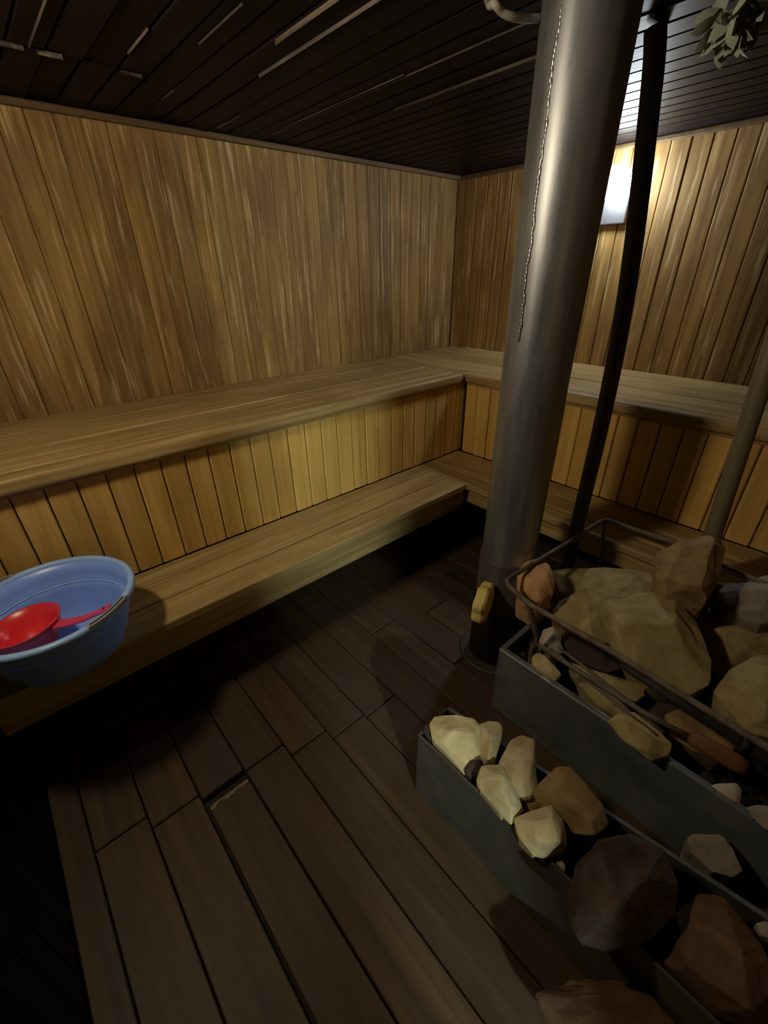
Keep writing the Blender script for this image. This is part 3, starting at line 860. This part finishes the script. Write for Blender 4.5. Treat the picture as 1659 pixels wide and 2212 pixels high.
rock('rust coloured boulder at the lower right margin', [(1462, 1990), (1510, 1938), (1565, 1945), (1640, 2040), (1690, 2140), (1690, 2260), (1520, 2240), (1440, 2090)], 0.32, 0.3, RK_RUST, [(1500, 1975, 0.03), (1480, 2090, 0.05), (1600, 2060, 0.05), (1620, 2180, 0.06)], G2, zmin=ZB, room=BIN)
rock('small pale stone chip at the right margin near the bottom', [(1635, 1995), (1655, 1990), (1680, 2010), (1670, 2030), (1645, 2020)], 0.33, 0.30, RK_GREY, group=G2, zmin=ZB, room=BIN, bev=0.003)
rock('long rusty stone on the floor against the front box', [(1165, 2150), (1240, 2120), (1330, 2120), (1430, 2075), (1470, 2095), (1530, 2230), (1400, 2300), (1230, 2290)], 0.16, 0.16, RK_RUST, [(1260, 2160, 0.02), (1420, 2120, 0.03), (1440, 2220, 0.03), (1300, 2240, 0.03)], G3, zmin=0.001, room=(1.8, 2.94, -2.6, -2.19))
# loose rubble that fills the boxes below the stones
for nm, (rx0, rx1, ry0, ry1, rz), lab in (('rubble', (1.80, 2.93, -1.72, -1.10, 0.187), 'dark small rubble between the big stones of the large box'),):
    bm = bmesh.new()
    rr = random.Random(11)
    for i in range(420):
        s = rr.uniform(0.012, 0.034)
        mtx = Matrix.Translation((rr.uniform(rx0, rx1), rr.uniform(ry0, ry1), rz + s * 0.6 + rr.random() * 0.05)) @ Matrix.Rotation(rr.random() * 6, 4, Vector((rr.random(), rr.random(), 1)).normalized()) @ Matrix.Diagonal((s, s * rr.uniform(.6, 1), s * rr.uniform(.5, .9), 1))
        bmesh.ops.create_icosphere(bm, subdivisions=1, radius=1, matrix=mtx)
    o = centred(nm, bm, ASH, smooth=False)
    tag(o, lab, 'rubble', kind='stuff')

# ------------------------------------------------------------------ fire tools lying on the stones
t = empty('poker', tuple(at(1300, 1490, 'z', 0.38)))
tag(t, 'iron poker with a red brown wooden handle lying across the box', 'poker')
centred('rod', tube_bm([at(1162, 1392, 'z', 0.385), at(1250, 1450, 'z', 0.388), at(1400, 1545, 'z', 0.39), at(1500, 1596, 'z', 0.385)], 0.0075, 10), M_RUST, t)
hb = [at(1488, 1590, 'z', 0.385), at(1500, 1597, 'z', 0.385), at(1590, 1648, 'z', 0.38), at(1612, 1660, 'z', 0.38)]
centred('handle', tube_bm(hb, [0.012, 0.021, 0.023, 0.018], 16), M_HANDLE, t)
t = empty('poker', tuple(at(1500, 1545, 'z', 0.46)))
tag(t, 'thick black iron bar lying over the boulders near the right margin', 'poker')
centred('bar', tube_bm([at(1345, 1440, 'z', 0.50), at(1500, 1540, 'z', 0.48), at(1640, 1628, 'z', 0.45), at(1720, 1680, 'z', 0.43)], [0.008, 0.011, 0.014, 0.014], 12), M_BLACK, t)
centred('grip_ring', tube_bm([at(1600, 1603, 'z', 0.459), at(1615, 1612, 'z', 0.456)], 0.019, 14), M_BLACK, t)
t = empty('tongs', tuple(at(1230, 1440, 'z', 0.36)))
tag(t, 'pair of thin rusty tong arms lying beside the poker', 'tongs')
centred('arm', tube_bm([at(1190, 1400, 'z', 0.36), at(1240, 1445, 'z', 0.365), at(1330, 1520, 'z', 0.355), at(1420, 1590, 'z', 0.35)], 0.005, 8), M_RUST, t)
centred('arm', tube_bm([at(1205, 1398, 'z', 0.36), at(1262, 1440, 'z', 0.368), at(1350, 1512, 'z', 0.36), at(1432, 1582, 'z', 0.35)], 0.005, 8), M_RUST, t)

# ------------------------------------------------------------------ dried leaf whisk hanging from the ceiling
wp = at(1592, 30, 'z', 1.86)
t = empty('leaf_whisk', (wp.x, wp.y, wp.z))
tag(t, 'dried grey green leaf whisk hanging below the dark ceiling', 'whisk')
centred('twig_bundle', tube_bm([(wp.x + 0.02, wp.y - 0.03, ZC), (wp.x + 0.012, wp.y - 0.018, wp.z + 0.06), (wp.x, wp.y, wp.z - 0.02)], [0.012, 0.010, 0.006], 8), M_RUST, t)
LEAFM = plastic('dry_leaf', (0.30, 0.34, 0.27), 0.7, var=0.4)
bm = bmesh.new()
bmesh.ops.create_grid(bm, x_segments=2, y_segments=4, size=0.5)
for v in bm.verts:
    f = v.co.y + 0.5
    v.co.x *= 0.62 * math.sin(min(1, f * 0.93 + 0.07) * math.pi) ** 0.8
    v.co.z = -0.25 * v.co.x ** 2 + 0.12 * math.sin(f * 3)
    v.co.y = f
bmesh.ops.scale(bm, vec=(0.036, 0.042, 0.04), verts=bm.verts)
leafme = to_mesh(bm, 'leaf', True)
rr = random.Random(5)
for i in range(80):
    d = Vector((rr.gauss(0, 1), rr.gauss(0, 1), rr.gauss(-0.5, 0.8))).normalized()
    p = wp + Vector((d.x * 0.045, d.y * 0.045, d.z * 0.045 + 0.01)) * rr.uniform(0.2, 1.0)
    link('leaf', leafme, LEAFM, t, p, (rr.uniform(-2.6, -0.6), rr.uniform(-0.8, 0.8), rr.uniform(0, 6.28)))
